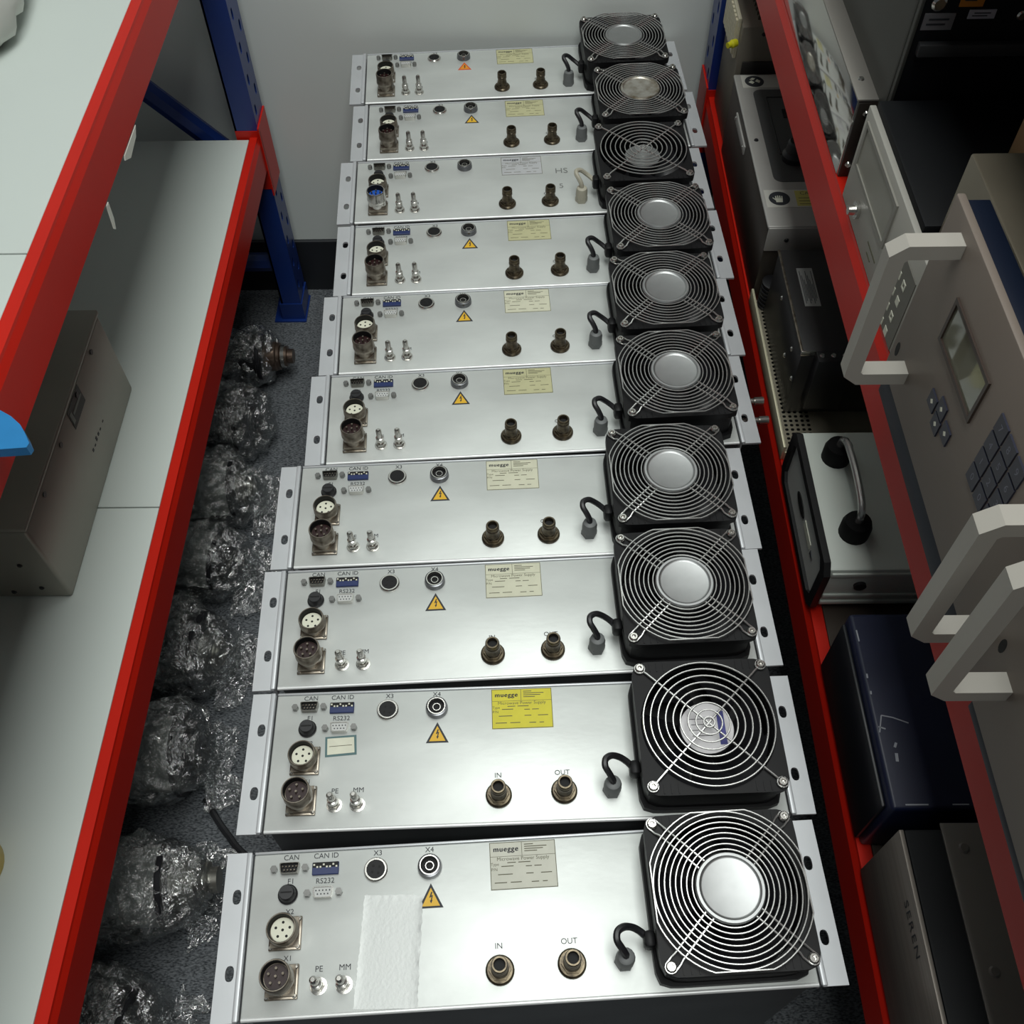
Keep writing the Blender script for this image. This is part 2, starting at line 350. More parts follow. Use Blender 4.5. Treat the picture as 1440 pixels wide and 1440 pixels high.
# panel lettering
for t_, u, v, s in (('CAN', -190, 57.3, 6.0), ('CAN ID', -161.5, 57.3, 6.0), ('F1', -189.2, 38.3, 6.0), ('RS232', -161.5, 37.2, 6.0), ('X2', -188.5, 14.6, 5.6), ('X1', -187.5, -20.2, 5.6), ('X3', -119.0, 57.0, 6.0), ('X4', -76.5, 57.2, 6.0), ('PE', -162.8, -29.2, 6.2), ('MM', -142.6, -29.0, 6.2), ('IN', -23, -20.5, 6.2), ('OUT', 32.2, -20.0, 6.2)):
    b = B(); text(b, t_, s * mm, T(0, 0, .0003)); obj('panel_lettering', b, ink, unit, loc=(u * mm, v * mm, Z0), smooth=False)
# fan
FX, FY, FH = .155, .0008, .044
def sq(n, s, ex=13., rot=0): return [((s * (abs(math.cos(a)) ** ex + abs(math.sin(a)) ** ex) ** (-1 / ex)) * math.cos(a), (s * (abs(math.cos(a)) ** ex + abs(math.sin(a)) ** ex) ** (-1 / ex)) * math.sin(a)) for a in [2 * PI * k / n for k in range(n)]]
def circ(n, r): return [(r * math.cos(2 * PI * k / n), r * math.sin(2 * PI * k / n)) for k in range(n)]
b = B(); n = 64
plate_hole(b, sq(n, .0595), circ(n, .0565), FH - .007, FH); plate_hole(b, sq(n, .0595), circ(n, .0565), .0005, .008); plate_hole(b, sq(n, .0572, 9), circ(n, .0562), .007, FH - .006)
for sx in (-1, 1):
    for sy in (-1, 1):
        for k in range(3): box(b, sx * .0515 - sx * (.020 - k * .006) - .0005, sx * .0515 - sx * (.020 - k * .006) + .0005, sy * .0540 - .004, sy * .0540 + .004, FH, FH + .0006)
box(b, -.0670, -.0580, -.0340, -.0215, .012, .028, .003, 2)
fan = obj('cooling_fan', b, fanblk, unit, loc=(FX, FY, Z0))
b = B(); cyl(b, .056, .0006, .003, seg=40); obj('fan_throat', b, void_m, fan)
b = B(); lathe(b, [(.0240, .004), (.0240, .0345), (.0228, .0360)], 32)
for k in range(7):
    a0 = 2 * PI * k / 7; rows = []
    for i in range(5):
        r = .022 + i * .008; tw = .22 + i * .06
        rows.append([(r, a0 + tw * s_ * 1.0 + i * .10, .019 + s_ * .011) for s_ in (-1, -.33, .33, 1)])
    vt = [[bm_v for bm_v in [b.verts.new((r * math.cos(a), r * math.sin(a), z)) for r, a, z in row]] for row in rows]
    vb = [[b.verts.new((r * math.cos(a), r * math.sin(a), z - .0018)) for r, a, z in row] for row in rows]
    for i in range(4):
        for j in range(3):
            b.faces.new((vt[i][j], vt[i][j + 1], vt[i + 1][j + 1], vt[i + 1][j])); b.faces.new((vb[i][j + 1], vb[i][j], vb[i + 1][j], vb[i + 1][j + 1]))
obj('impeller', b, mat('impeller_black', lin(28, 28, 31), .35), fan)
fan_screws = [screw(fan, sx * .0524, sy * .0524, FH + .0012, .0042, .0034, nickel2) for sx in (-1, 1) for sy in (-1, 1)]
def ring(b, r, z, wr, lim=.0585, n=72):
    tube(b, [(max(-lim, min(lim, r * math.cos(2 * PI * k / n))), max(-lim, min(lim, r * math.sin(2 * PI * k / n))), z) for k in range(n)], wr, 6, True)
def guard_plate():
    b = B()
    for k in range(9): ring(b, .0288 + k * .0042, FH + .0052, .00070)
    for q in range(4):
        a = PI / 4 + q * PI / 2; d = Vector((math.cos(a), math.sin(a), 0)); p = Vector((-d.y, d.x, 0))
        zl, zh = FH + .0016, FH + .0037
        L_ = [d * .021 + p * .0036 + Vector((0, 0, zh)), d * .0645 + p * .0036 + Vector((0, 0, zh)), d * .068 + p * .0042 + Vector((0, 0, zl))]
        arc = [d * (.0741 + .0042 * math.cos(t)) + p * (.0042 * math.sin(t)) + Vector((0, 0, zl)) for t in (1.4, .8, .3, 0, -.3, -.8, -1.4)]
        tube(b, L_ + arc + [Vector((v - 2 * p * v.dot(p))) for v in L_[::-1]], .0009, 6)
    return b
ga = obj('fan_guard', guard_plate(), chrome, fan)
b = B(); lathe(b, [(.0268, FH + .0034), (.0268, FH + .0052), (.0258, FH + .0066), (.0238, FH + .0066), (.0225, FH + .0054), (.0215, FH + .0052), (.0020, FH + .0052)], 48); hp = obj('guard_hub_plate', b, hubm, fan)
def guard_wire():
    b = B()
    for r in (.0045, .0110, .0175, .0240, .0300, .0362, .0425, .0488, .0548): ring(b, r, FH + .0050, .00075)
    for q in range(2):
        a = PI / 4 + q * PI / 2; d = Vector((math.cos(a), math.sin(a), 0)); zz = Vector((0, 0, FH + .0034 - q * .0006))
        tube(b, [d * -.0715 + Vector((0, 0, FH + .002)), d * -.066 + zz, d * .066 + zz, d * .0715 + Vector((0, 0, FH + .002))], .00095, 6)
        for s in (-1, 1): tube(b, [d * (s * .0741) + Vector((.0042 * math.cos(t), .0042 * math.sin(t), FH + .0018)) for t in [2 * PI * k / 12 for k in range(12)]], .0009, 6, True)
    return b
gw_mesh = obj('fan_guard', guard_wire(), chrome).data
bpy.data.objects.remove([o for o in bpy.data.objects if o.data is gw_mesh][0])

def kid(root, nm, k=0): return [c for c in root.children if c.name.split('.')[0] == nm][k]
GR = 'power supply units standing in a row on the carpet'
UN = [  # x, y, yaw, label
 (0.0, 0.0, 3.0, 'silver power supply with a patch of crinkled foil tape, end of row away from wall'),
 (-.0008, .1372, 1.74, 'silver power supply with bright yellow rating plate and small framed cream sticker'),
 (-.0075, .2711, 2.61, 'silver power supply next to the yellow-plated one, on its side towards the wall'),
 (-.0083, .3998, 2.373, 'silver power supply, fourth counting from the foil-taped one'),
 (.0096, .5312, 3.013, 'silver power supply, fifth counting from the foil-taped one'),
 (.0105, .6599, 3.029, 'silver power supply, fifth counting from the white wall'),
 (.0142, .7884, 2.897, 'silver power supply, fourth counting from the white wall'),
 (.0057, .9201, 2.82, 'silver power supply with blue connector insert, pale cable and pencilled letters'),
 (.0112, 1.0513, 2.997, 'silver power supply with stained fan hub plate, second from the white wall'),
 (-.0021, 1.1835, 3.112, 'silver power supply with torn orange warning sticker, standing against white wall')]
pc = {'a': lin(206, 206, 192), 'yel': lin(218, 208, 52), 'cream': lin(197, 195, 172), 'lime': lin(194, 192, 150), 'grey': lin(186, 188, 190)}
PM = {k: mat('plate_' + k, v, .55, var=.08, vscale=60) for k, v in pc.items()}
PV = ['a', 'yel', 'cream', 'cream', 'lime', 'cream', 'lime', 'grey', 'lime', 'lime']
units = []
for i, (x, y, a, lab) in enumerate(UN):
    u = unit if i == 0 else copy_tree(unit); units.append(u)
    u.location = (x, y, FZ); u.rotation_euler = (0, 0, math.radians(a)); tag(u, lab, 'power supply', GR)
def recolour(o, m): o.material_slots[0].link = 'OBJECT'; o.material_slots[0].material = m
for i, u in enumerate(units):
    recolour(kid(u, 'rating_plate'), PM[PV[i]])
    if i in (1, 7):
        f = kid(u, 'cooling_fan'); g = kid(f, 'fan_guard'); g.data = gw_mesh; h = kid(f, 'guard_hub_plate'); bpy.data.objects.remove(h)
        b = B(); cyl(b, .0226, .0361, .0364, seg=36); lb = obj('motor_label', b, mat('motor_label_white', lin(216, 214, 216), .5) if i == 1 else hubm, f)
        if i == 1:
            b = B(); box(b, .0095, .0155, -.0150, .0150, .0364, .0366); obj('label_band', b, mat('label_blue', lin(58, 60, 130), .5), f, smooth=False)
            b = B()
            for k in range(4): box(b, -.015 + .002 * (k % 2), .004 - .003 * (k % 3), .008 - k * .005, .0085 - k * .005, .0364, .0366)
            obj('label_lines', b, ink, f, smooth=False)
    if i == 8: recolour(kid(kid(u, 'cooling_fan'), 'guard_hub_plate'), hubw)
    if i == 7:
        recolour(kid(u, 'cable_gland'), beige_p); recolour(kid(u, 'fan_cable'), beige_p)
        recolour(kid(kid(u, 'mains_connector'), 'contact_insert'), mat('blue_insert', lin(40, 92, 190), .35)); recolour(kid(kid(u, 'mains_connector'), 'shell'), nickel2)
        t = kid(u, 'warning_sticker')
        for c in list(t.children): bpy.data.objects.remove(c)
        bpy.data.objects.remove(t)
        b = B(); text(b, 'HS', .015, T(.0525, .026, .0003)); text(b, '5', .013, T(.050, -.006, .0003)); obj('pencil_writing', b, mat('pencil', lin(120, 122, 120), .6), u, loc=(0, 0, Z0), smooth=False)
    if i == 9: recolour(kid(kid(u, 'warning_sticker'), 'yellow_field'), mat('warning_orange', lin(232, 150, 40), .5)); recolour(kid(u, 'warning_sticker'), mat('warning_red', lin(214, 84, 40), .5))
b = B()
for v in (.008, -.020):
    b = B(); lathe(b, [(.0035, 0), (.0035, .036), (.0048, .036), (.0048, .046)], 12, M=Matrix.Translation((.2165, v, Z0 - .016)) @ Matrix.Rotation(PI / 2, 4, 'Y')); obj('side_pin', b, nickel2, units[4])
# foil tape on the first unit, framed sticker on the second
u = units[0]; b = B(); q = [(-128.8, 24.1), (-82, 21.7), (-86.8, -61.0), (-135.3, -59.2)]; NX, NY = 26, 44; g = []
for j in range(NY + 1):
    row = []
    for i in range(NX + 1):
        s, t = i / NX, j / NY
        px = (q[0][0] * (1 - s) + q[1][0] * s) * (1 - t) + (q[3][0] * (1 - s) + q[2][0] * s) * t; py = (q[0][1] * (1 - s) + q[1][1] * s) * (1 - t) + (q[3][1] * (1 - s) + q[2][1] * s) * t
        if i in (0, NX): px += random.uniform(-.6, .6)
        if j == 0: py += random.uniform(-.5, .5)
        e = min(s, 1 - s, t * 1.6); amp = .05 + .6 * math.exp(-e * 18) * (t < .99)
        h = .35 + amp * (noise.noise(Vector((px * .35, py * .35, 1))) * .5 + .5) + .05 * noise.noise(Vector((px, py, 4)))
        row.append(b.verts.new((px * mm, py * mm, max(.15, h) * mm)))
    g.append(row)
for j in range(NY):
    for i in range(NX): b.faces.new((g[j][i], g[j + 1][i], g[j + 1][i + 1], g[j][i + 1]))
obj('foil_tape', b, mat('foil', lin(190, 193, 191), .46, .40, bump=.06, bscale=400), u, loc=(0, 0, Z0))
u = units[1]; b = B(); prism(b, [(-174.6 * mm, .020), (-147.2 * mm, .0212), (-146 * mm, .0030), (-173.6 * mm, .0014)], 0, .0003); st = obj('sticker', b, mat('sticker_teal', lin(78, 110, 112), .5), u, loc=(0, 0, Z0), smooth=False)
b = B(); prism(b, [(-172.6 * mm, .0184), (-149.2 * mm, .0192), (-148 * mm, .0050), (-171.8 * mm, .0034)], .0003, .0004); obj('sticker_field', b, mat('sticker_cream', lin(222, 222, 202), .5, var=.1, vscale=90), st, smooth=False)
b = B(); prism(b, [(-170.5 * mm, .0112), (-150.5 * mm, .0122), (-150.5 * mm, .0117), (-170.5 * mm, .0107)], .0004, .0005); obj('sticker_line', b, ink_soft, st, smooth=False)

# ------------------------------------------------------------------ instruments on the rack, upper shelf
def bx(name, x0, x1, y0, y1, z0, z1, m, parent, o=(0, 0, 0), bev=.001, smooth=True, seg=2):
    bm = B(); box(bm, x0 - o[0], x1 - o[0], y0 - o[1], y1 - o[1], z0 - o[2], z1 - o[2], bev, seg); return obj(name, bm, m, parent, smooth=smooth)
def front(bm, X, pts, th, o):
    """prism on an aisle-facing panel; pts are (y, z), th its depth towards the aisle"""
    prism(bm, pts, 0, th, lambda y, z, t: (X - t - o[0], y - o[1], z - o[2]))
def rect(y0, y1, z0, z1): return [(y0, z0), (y1, z0), (y1, z1), (y0, z1)]
def cylx(bm, X, y, z, r, h, o, seg=20, r2=None):
    M = Matrix.Translation((X - o[0], y - o[1], z - o[2])) @ Matrix.Rotation(-PI / 2, 4, 'Y'); lathe(bm, [(r, 0), (r if r2 is None else r2, h)], seg, M=M)
FT = lambda X, y, z: Matrix(((0, 0, -1, X), (-1, 0, 0, y), (0, 1, 0, z), (0, 0, 0, 1)))   # lettering on an aisle-facing face
ZS = .7323
steel_mirror = mat('polished_steel', lin(196, 194, 190), .07, 1.0, bump=.06, bscale=7)
dgrey = mat('dark_grey_sheet', lin(74, 75, 71), .5, .1, var=.08, vscale=10)
blackcase = mat('black_case', lin(13, 15, 19), .6, var=.2, vscale=12, spec=.25)
panel_w = mat('instrument_panel_pale', lin(172, 170, 162), .5, var=.03, vscale=20)
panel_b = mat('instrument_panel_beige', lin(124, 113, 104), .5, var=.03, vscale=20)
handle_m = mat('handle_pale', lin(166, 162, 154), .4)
navy_tr = mat('navy_trim', lin(15, 24, 42), .45, spec=.3)
brown_sh = mat('olive_steel', lin(136, 128, 112), .38, .45, var=.2, vscale=12)
o_ = (.40, .80, ZS)
cab = thing('instrument_cabinet', 'tall dark cabinet with polished steel lower front standing on the upper shelf', 'cabinet', o_)
bx('body', .303, .80, .5595, 1.13, ZS, 1.03, dgrey, cab, o_, .003)
bx('side_panel', .306, .797, .556, .5595, ZS, 1.027, blackcase, cab, o_, .001)
bx('edge_seam', .3045, .3075, .5545, .5605, .80, 1.025, dgrey, cab, o_, .0008)
bx('side_ledge', .312, .795, .549, .556, .860, .870, mat('ledge_grey', lin(52, 53, 55), .5), cab, o_, .001)
bx('steel_front', .2865, .3035, .5765, 1.12, ZS, .8065, steel_mirror, cab, o_, .001)
fl = bx('flange_strip', .2855, .3035, .574, 1.12, .8065, .8085, mat('flange_grey', lin(150, 146, 140), .4, .6), cab, o_, .0004)
bx('end_plate', .2875, .3035, .5735, .5765, ZS, .8055, mat('dark_brown_plate', lin(40, 34, 30), .4), cab, o_, .0005)
def scr(parent, X, y, z, r, o, ax='x', m=nickel2):
    bm = B()
    if ax == 'x': cylx(bm, X, y, z, r, .0015, o, 10, r * .7)
    elif ax == 'y': lathe(bm, [(r, 0), (r * .7, .0015)], 10, M=Matrix.Translation((X - o[0], y - o[1], z - o[2])) @ Matrix.Rotation(PI / 2, 4, 'X'))
    else: lathe(bm, [(r, 0), (r * .7, .0015)], 10, M=Matrix.Translation((X - o[0], y - o[1], z - o[2])))
    return obj('screw', bm, m, parent)
scr(cab, .294, .604, .8085, .003, o_, 'z'); scr(cab, .296, .5735, .795, .003, o_, 'y'); scr(cab, .2935, .5735, .745, .003, o_, 'y'); scr(cab, .319, .556, .899, .006, o_, 'y'); scr(cab, .385, .556, .889, .004, o_, 'y')
for nm, x0, x1, z0, z1, c in (('type_label', .3105, .334, .879, .892, (120, 118, 122)), ('barcode_label', .3435, .364, .8875, .8945, (176, 174, 184)), ('orange_label', .334, .352, .897, .912, (190, 120, 40))):
    l = bx(nm, x0, x1, .5552, .556, z0, z1, mat(nm, lin(*c), .5), cab, o_, 0, False)
    bm = B(); box(bm, x0 + .004 - o_[0], x1 - .004 - o_[0], .5549 - o_[1], .5553 - o_[1], z0 + (z1 - z0) * .6 - o_[2], z0 + (z1 - z0) * .7 - o_[2]); box(bm, x0 + .003 - o_[0], x1 - .006 - o_[0], .5549 - o_[1], .5553 - o_[1], z0 + (z1 - z0) * .3 - o_[2], z0 + (z1 - z0) * .4 - o_[2]); obj('print', bm, ink, l, smooth=False)
# instrument with window and keypad
o_ = (.30, .45, ZS)
ins = thing('bench_instrument', 'black cased instrument with pale front panel, window, knob and square-key membrane', 'instrument', o_)
bx('case', .292, .78, .390, .546, ZS + .001, .826, blackcase, ins, o_, .002)
bx('front_panel', .2865, .292, .345, .548, ZS, .8205, panel_w, ins, o_, .001)
bm = B(); oo, hh = [(p[0], p[1]) for p in rect(.43, .5385, .771, .812)], [(p[0], p[1]) for p in rect(.4345, .534, .7745, .8085)]
plate_hole(bm, oo, hh, 0, .0016, lambda y, z, t: (.2865 - t - o_[0], y - o_[1], z - o_[2])); wf = obj('window_frame', bm, mat('window_frame_grey', lin(140, 138, 130), .5), ins, smooth=False)
bm = B(); front(bm, .2867, rect(.4345, .534, .7745, .8085), .0006, o_); obj('window_pane', bm, mat('window_pane_grey', lin(160, 158, 148), .15), wf, smooth=False)
bm = B(); cylx(bm, .2865, .502, .752, .0075, .003, o_, 24); cylx(bm, .2835, .502, .752, .0045, .006, o_, 20, .0038); obj('knob', bm, nickel2, ins)
bm = B(); front(bm, .2865, rect(.357, .396, ZS + .001, .800), .0006, o_); km = obj('membrane', bm, mat('membrane_grey', lin(108, 106, 98), .5), ins, smooth=False)
for k in range(4):
    for c, y in ((0, .387), (1, .3735)):
        solid = (k + c) % 2 == 0 or (k == 0 and c == 0)
        bm = B(); zc = .784 - k * .0155; oo, hh = rect(y - .0034, y + .0034, zc - .0034, zc + .0034), rect(y - .0016, y + .0016, zc - .0016, zc + .0016)
        if solid: front(bm, .2859, oo, .0004, o_)
        else: plate_hole(bm, oo, hh, 0, .0004, lambda yy, z, t: (.2859 - t - o_[0], yy - o_[1], z - o_[2]))
        obj('key', bm, white_p, km, smooth=False)
bm = B(); text(bm, 'ON', .006, FT(.2863 - o_[0], .518 - o_[1], .762 - o_[2])); text(bm, 'OFF', .005, FT(.2863 - o_[0], .485 - o_[1], .744 - o_[2]))
box(bm, .2862 - o_[0], .2866 - o_[0], .43 - o_[1], .462 - o_[1], .751 - o_[2], .7525 - o_[2]); box(bm, .2862 - o_[0], .2866 - o_[0], .44 - o_[1], .456 - o_[1], .742 - o_[2], .7435 - o_[2])
bm.free()
bm = B(); box(bm, .2862 - o_[0], .2866 - o_[0], .436 - o_[1], .462 - o_[1], .751 - o_[2], .7525 - o_[2]); box(bm, .2862 - o_[0], .2866 - o_[0], .446 - o_[1], .458 - o_[1], .7435 - o_[2], .745 - o_[2]); obj('print', bm, ink_soft, ins, smooth=False)

def u_handle(parent, X, yc, z0, z1, o, depth=.044, wy=.0125, th=.0105):
    """pale U handle standing off an aisle-facing panel"""
    bm = B(); P = [(0, z0), (0, z1), (depth - .010, z1), (depth, z1 - .008), (depth, z0 + .008), (depth - .010, z0)]
    Q = [(0, z0 + th), (0, z1 - th), (depth - th - .002, z1 - th), (depth - th, z1 - th - .002), (depth - th, z0 + th + .002), (depth - th - .002, z0 + th)]
    f = lambda d, z, t: (X - d - o[0], yc - wy / 2 + t - o[1], z - o[2])
    for a, c in ((0, 5), (1, 2)): pass
    segs = [[P[1], P[2], Q[2], Q[1]], [P[2], P[3], Q[3], Q[2]], [P[3], P[4], Q[4], Q[3]], [P[4], P[5], Q[5], Q[4]], [P[5], P[0], Q[0], Q[5]]]
    for s in segs: prism(bm, s, 0, wy, f)
    bmesh.ops.remove_doubles(bm, verts=bm.verts[:], dist=1e-5)
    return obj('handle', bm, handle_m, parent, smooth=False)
# keypad controller with handles
o_ = (.30, .20, ZS)
kd = thing('controller_unit', 'beige panel controller with display window, dark diamond keypads and two pale handles', 'controller', o_)
bx('case', .300, .72, .082, .384, ZS + .001, .8915, brown_sh, kd, o_, .002)
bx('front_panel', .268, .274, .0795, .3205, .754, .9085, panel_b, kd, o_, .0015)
bx('trim', .2695, .290, .0795, .3170, ZS, .754, navy_tr, kd, o_, .001)
bx('trim', .274, .2890, .0795, .3170, .880, .9060, navy_tr, kd, o_, .001)
bm = B(); plate_hole(bm, rect(.1945, .2655, .8385, .8735), rect(.1975, .2625, .8415, .8705), 0, .0016, lambda y, z, t: (.268 - t - o_[0], y - o_[1], z - o_[2])); wf = obj('window_frame', bm, mat('window_frame_dark', lin(62, 50, 44), .4), kd, smooth=False)
bm = B(); front(bm, .2682, rect(.1975, .2625, .8415, .8705), .0005, o_); obj('window_pane', bm, mat('lcd_glass', lin(120, 120, 104), .06, spec=.8), wf, smooth=False)
keym = mat('key_dark', lin(44, 46, 62), .4)
def key(y, z, s=.0066, mark=None):
    bm = B(); front(bm, .268, rect(y - s, y + s, z - s * .98, z + s * .98), .0012, o_); k = obj('key', bm, keym, kd, smooth=False)
    if mark:
        bm = B(); text(bm, mark, .0075, FT(.2667 - o_[0], y - o_[1], z - o_[2])); obj('key_mark', bm, mat('key_print', lin(120, 120, 136), .5), k, smooth=False)
    else:
        bm = B(); front(bm, .2668, [(y - .002, z), (y, z - .002), (y + .002, z), (y, z + .002)], .0002, o_); obj('key_mark', bm, white_p, k, smooth=False)
for y, z in ((.240, .807), (.226, .815), (.225, .802), (.2105, .8095)): key(y, z, .0060)
names = ['7', '4', '1', '0', '8', '5', '2', None, '9', '6', '3', None]
for k in range(12): key(.165 - (k // 4) * .0152, .8685 - (k % 4) * .0146, .0066, '7418529630'[k % 10] if k in () else '741085209630'[k])
for y, z in ((.311, .782), (.311, .870)):
    bm = B(); front(bm, .2682, [(y + .003 * math.cos(2 * PI * k / 14), z + .0062 * math.sin(2 * PI * k / 14)) for k in range(14)], .0004, o_); obj('mounting_slot', bm, void_m, kd, smooth=False)
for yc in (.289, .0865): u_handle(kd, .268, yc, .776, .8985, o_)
# next controller
o_ = (.30, -.10, ZS)
ke = thing('controller_unit', 'beige panel controller with pale handle and plain front beside the keypad controller', 'controller', o_)
bx('case', .300, .72, -.36, .062, ZS + .001, .8915, brown_sh, ke, o_, .002)
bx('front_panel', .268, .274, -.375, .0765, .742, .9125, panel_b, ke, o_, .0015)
bx('trim', .2695, .290, -.37, .060, ZS, .742, navy_tr, ke, o_, .001)
for y, z in ((.067, .797), (.067, .872)):
    bm = B(); front(bm, .2682, [(y + .003 * math.cos(2 * PI * k / 14), z + .0062 * math.sin(2 * PI * k / 14)) for k in range(14)], .0004, o_); obj('mounting_slot', bm, void_m, ke, smooth=False)
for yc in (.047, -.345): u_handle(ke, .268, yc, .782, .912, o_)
# carton on the instrument
o_ = (.47, .43, .8262); cb = thing('carton', 'small tan cardboard carton on the black instrument case', 'carton', o_)
bx('carton_body', .372, .60, .39, .468, .8262, .866, mat('cardboard', lin(176, 140, 100), .8, var=.1, vscale=20), cb, o_, .001)
bx('carton_flap', .3705, .60, .388, .430, .8661, .8675, MATS['cardboard'], cb, o_, .0004)

# ------------------------------------------------------------------ instruments on the rack, lower shelf
ZL = .4253
brush = mat('brushed_panel', lin(150, 142, 134), .42, .55, var=.2, vscale=60, stretch=(1, .05, 6))
o_ = (.40, -.20, ZL)
sg = thing('generator_unit', 'long dark generator with brushed front lettered SEREN and screwed grey lid', 'generator', o_)
bx('case', .288, .76, -.46, .046, ZL, .5365, mat('generator_black', lin(11, 14, 18), .55, var=.2, vscale=15, spec=.25), sg, o_, .002)
bx('front_panel', .2845, .288, -.46, .046, ZL + .001, .5355, brush, sg, o_, .0006)
bx('lid', .3155, .75, -.46, .050, .5367, .5385, mat('lid_grey', lin(128, 124, 118), .45, .35, var=.12, vscale=10), sg, o_, .0005)
for x, y in ((.329, .031), (.328, -.055), (.40, .031), (.40, -.055)): scr(sg, x, y, .5385, .0042, o_, 'z', MATS['lid_grey'])
bm = B(); text(bm, 'SEREN', .0128, FT(.2842 - o_[0], -.022 - o_[1], .5175 - o_[2]), track=1.2); obj('maker_name', bm, ink, sg, smooth=False)
# navy box
o_ = (.40, .16, ZL)
nb = thing('navy_case', 'scratched dark navy metal case between the white instrument and the generator', 'case', o_)
navy = mat('navy_paint', lin(25, 32, 60), .38, var=.2, vscale=14)
bx('body', .2885, .74, .0665, .2430, ZL, .5195, navy, nb, o_, .004, seg=3)
bx('front_cover', .2845, .2885, .072, .238, ZL + .002, .510, mat('navy_black', lin(22, 24, 30), .4), nb, o_, .002)
bm = B()
def scratch(p, wd):
    for (x0, y0), (x1, y1) in zip(p, p[1:]):
        d = Vector((x1 - x0, y1 - y0)); n = Vector((-d.y, d.x)).normalized() * wd; prism(bm, [(x0 - n.x - o_[0], y0 - n.y - o_[1]), (x1 - n.x - o_[0], y1 - n.y - o_[1]), (x1 + n.x - o_[0], y1 + n.y - o_[1]), (x0 + n.x - o_[0], y0 + n.y - o_[1])], .5195 - o_[2], .51965 - o_[2])
scratch([(.2925, .131), (.297, .146), (.306, .144), (.318, .139)], .0005); scratch([(.2925, .136), (.298, .134)], .0006); scratch([(.302, .118), (.304, .122)], .0010); scratch([(.3015, .106), (.3022, .113)], .0012); scratch([(.2925, .215), (.2922, .226)], .0006); scratch([(.2925, .180), (.2928, .184)], .0007); scratch([(.2925, .165), (.2928, .168)], .0007); scratch([(.30, .0705), (.318, .0705)], .0005); scratch([(.337, .0705), (.35, .0705)], .0005)
obj('scratches', bm, mat('bare_scratch', lin(170, 172, 180), .5), nb, smooth=False)
# white instrument with carrying handle
o_ = (.38, .385, ZL)
wi = thing('portable_instrument', 'white cased portable instrument with chrome carrying handle on black rubber feet', 'instrument', o_)
bx('case', .288, .74, .3015, .470, ZL + .006, .4965, mat('case_white', lin(214, 220, 212), .45, var=.03, vscale=10), wi, o_, .003)
for z in (.436, .448, .486): bx('side_rib', .292, .74, .2995, .302, z, z + .006, MATS['case_white'], wi, o_, .0008)
bm = B(); lathe(bm, [(.006, 0), (.006, .003), (.004, .004)], 16, M=Matrix.Translation((.3235 - o_[0], .3015 - o_[1], .470 - o_[2])) @ Matrix.Rotation(PI / 2, 4, 'X')); obj('plug_button', bm, black_p, wi)
bm = B(); ch = .010; P_ = [(.297, ZL + ch), (.297 + ch, ZL), (.473 - ch, ZL), (.473, ZL + ch), (.473, .502 - ch), (.473 - ch, .502), (.297 + ch, .502), (.297, .502 - ch)]
Q_ = [(.385 + (y - .385) * .86, .463 + (z - .463) * .78) for y, z in P_]
plate_hole(bm, P_, Q_, 0, .0065, lambda y, z, t: (.2895 - t - o_[0], y - o_[1], z - o_[2])); obj('front_bezel', bm, mat('bezel_black', lin(26, 26, 27), .4), wi, smooth=False)
bm = B(); front(bm, .2905, Q_, .004, o_); fpn = obj('front_panel', bm, mat('front_grey', lin(198, 198, 194), .5), wi, smooth=False)
bm = B(); front(bm, .2865, [(.402 + .017 * math.cos(2 * PI * k / 16), .462 + .006 * math.sin(2 * PI * k / 16)) for k in range(16)], .001, o_); obj('socket_recess', bm, void_m, fpn, smooth=False)
bm = B(); front(bm, .2865, rect(.350, .380, .458, .466), .0008, o_); obj('name_strip', bm, white_p, fpn, smooth=False)
bm = B(); front(bm, .2865, [(.336, .460), (.346, .457), (.346, .463)], .0008, o_); obj('arrow_mark', bm, ink, fpn, smooth=False)
for y in (.436, .344):
    bm = B(); lathe(bm, [(.0145, .4965 - o_[2]), (.0145, .510 - o_[2]), (.0125, .516 - o_[2]), (.006, .5165 - o_[2])], 20, .319 - o_[0], y - o_[1]); obj('rubber_foot', bm, mat('rubber_black', lin(16, 16, 17), .7, spec=.2), wi)
bm = B(); hpts = [Vector((.319 - o_[0], y - o_[1], z - o_[2])) for y, z in ((.344, .512), (.344, .523), (.351, .532), (.364, .536), (.39, .538), (.416, .536), (.429, .532), (.436, .523), (.436, .512))]; tube(bm, spline(hpts, 5), .0035, 10); obj('carry_handle', bm, chrome, wi)
# perforated tray with black supply
o_ = (.36, .62, ZL)
tr = thing('perforated_tray', 'perforated steel tray under the black switching supply', 'tray', o_)
perf = mat('perforated_zinc', lin(188, 180, 160), .4, .7, var=.15, vscale=30)
bm = B(); y = .492; NC = 30
ys = [.492 + k * .0064 for k in range(39)]
for iy in range(38):
    for ix in range(6):
        x0 = .2885 + ix * .0064
        oo, hh = cell_pts(x0, x0 + .0064, ys[iy], ys[iy + 1], x0 + .0032, ys[iy] + .0032, .0021, .0021, 6, 2.)
        n = len(oo); ot = [bm.verts.new((x - o_[0], yy - o_[1], ZL + .006 - o_[2])) for x, yy in oo]; ht = [bm.verts.new((x - o_[0], yy - o_[1], ZL + .006 - o_[2])) for x, yy in hh]
        for k in range(n): bm.faces.new((ot[k], ot[(k + 1) % n], ht[(k + 1) % n], ht[k]))
box(bm, .327 - o_[0], .60 - o_[0], .492 - o_[1], .735 - o_[1], ZL + .005 - o_[2], ZL + .006 - o_[2])
pt = obj('perforated_floor', bm, perf, tr, smooth=False)
bx('tray_base', .2885, .60, .492, .735, ZL, ZL + .002, void_m, tr, o_, 0, False)
bx('tray_lip', .2855, .2885, .490, .740, ZL, .4465, mat('zinc_cream', lin(212, 206, 178), .45, .4), tr, o_, .0006)
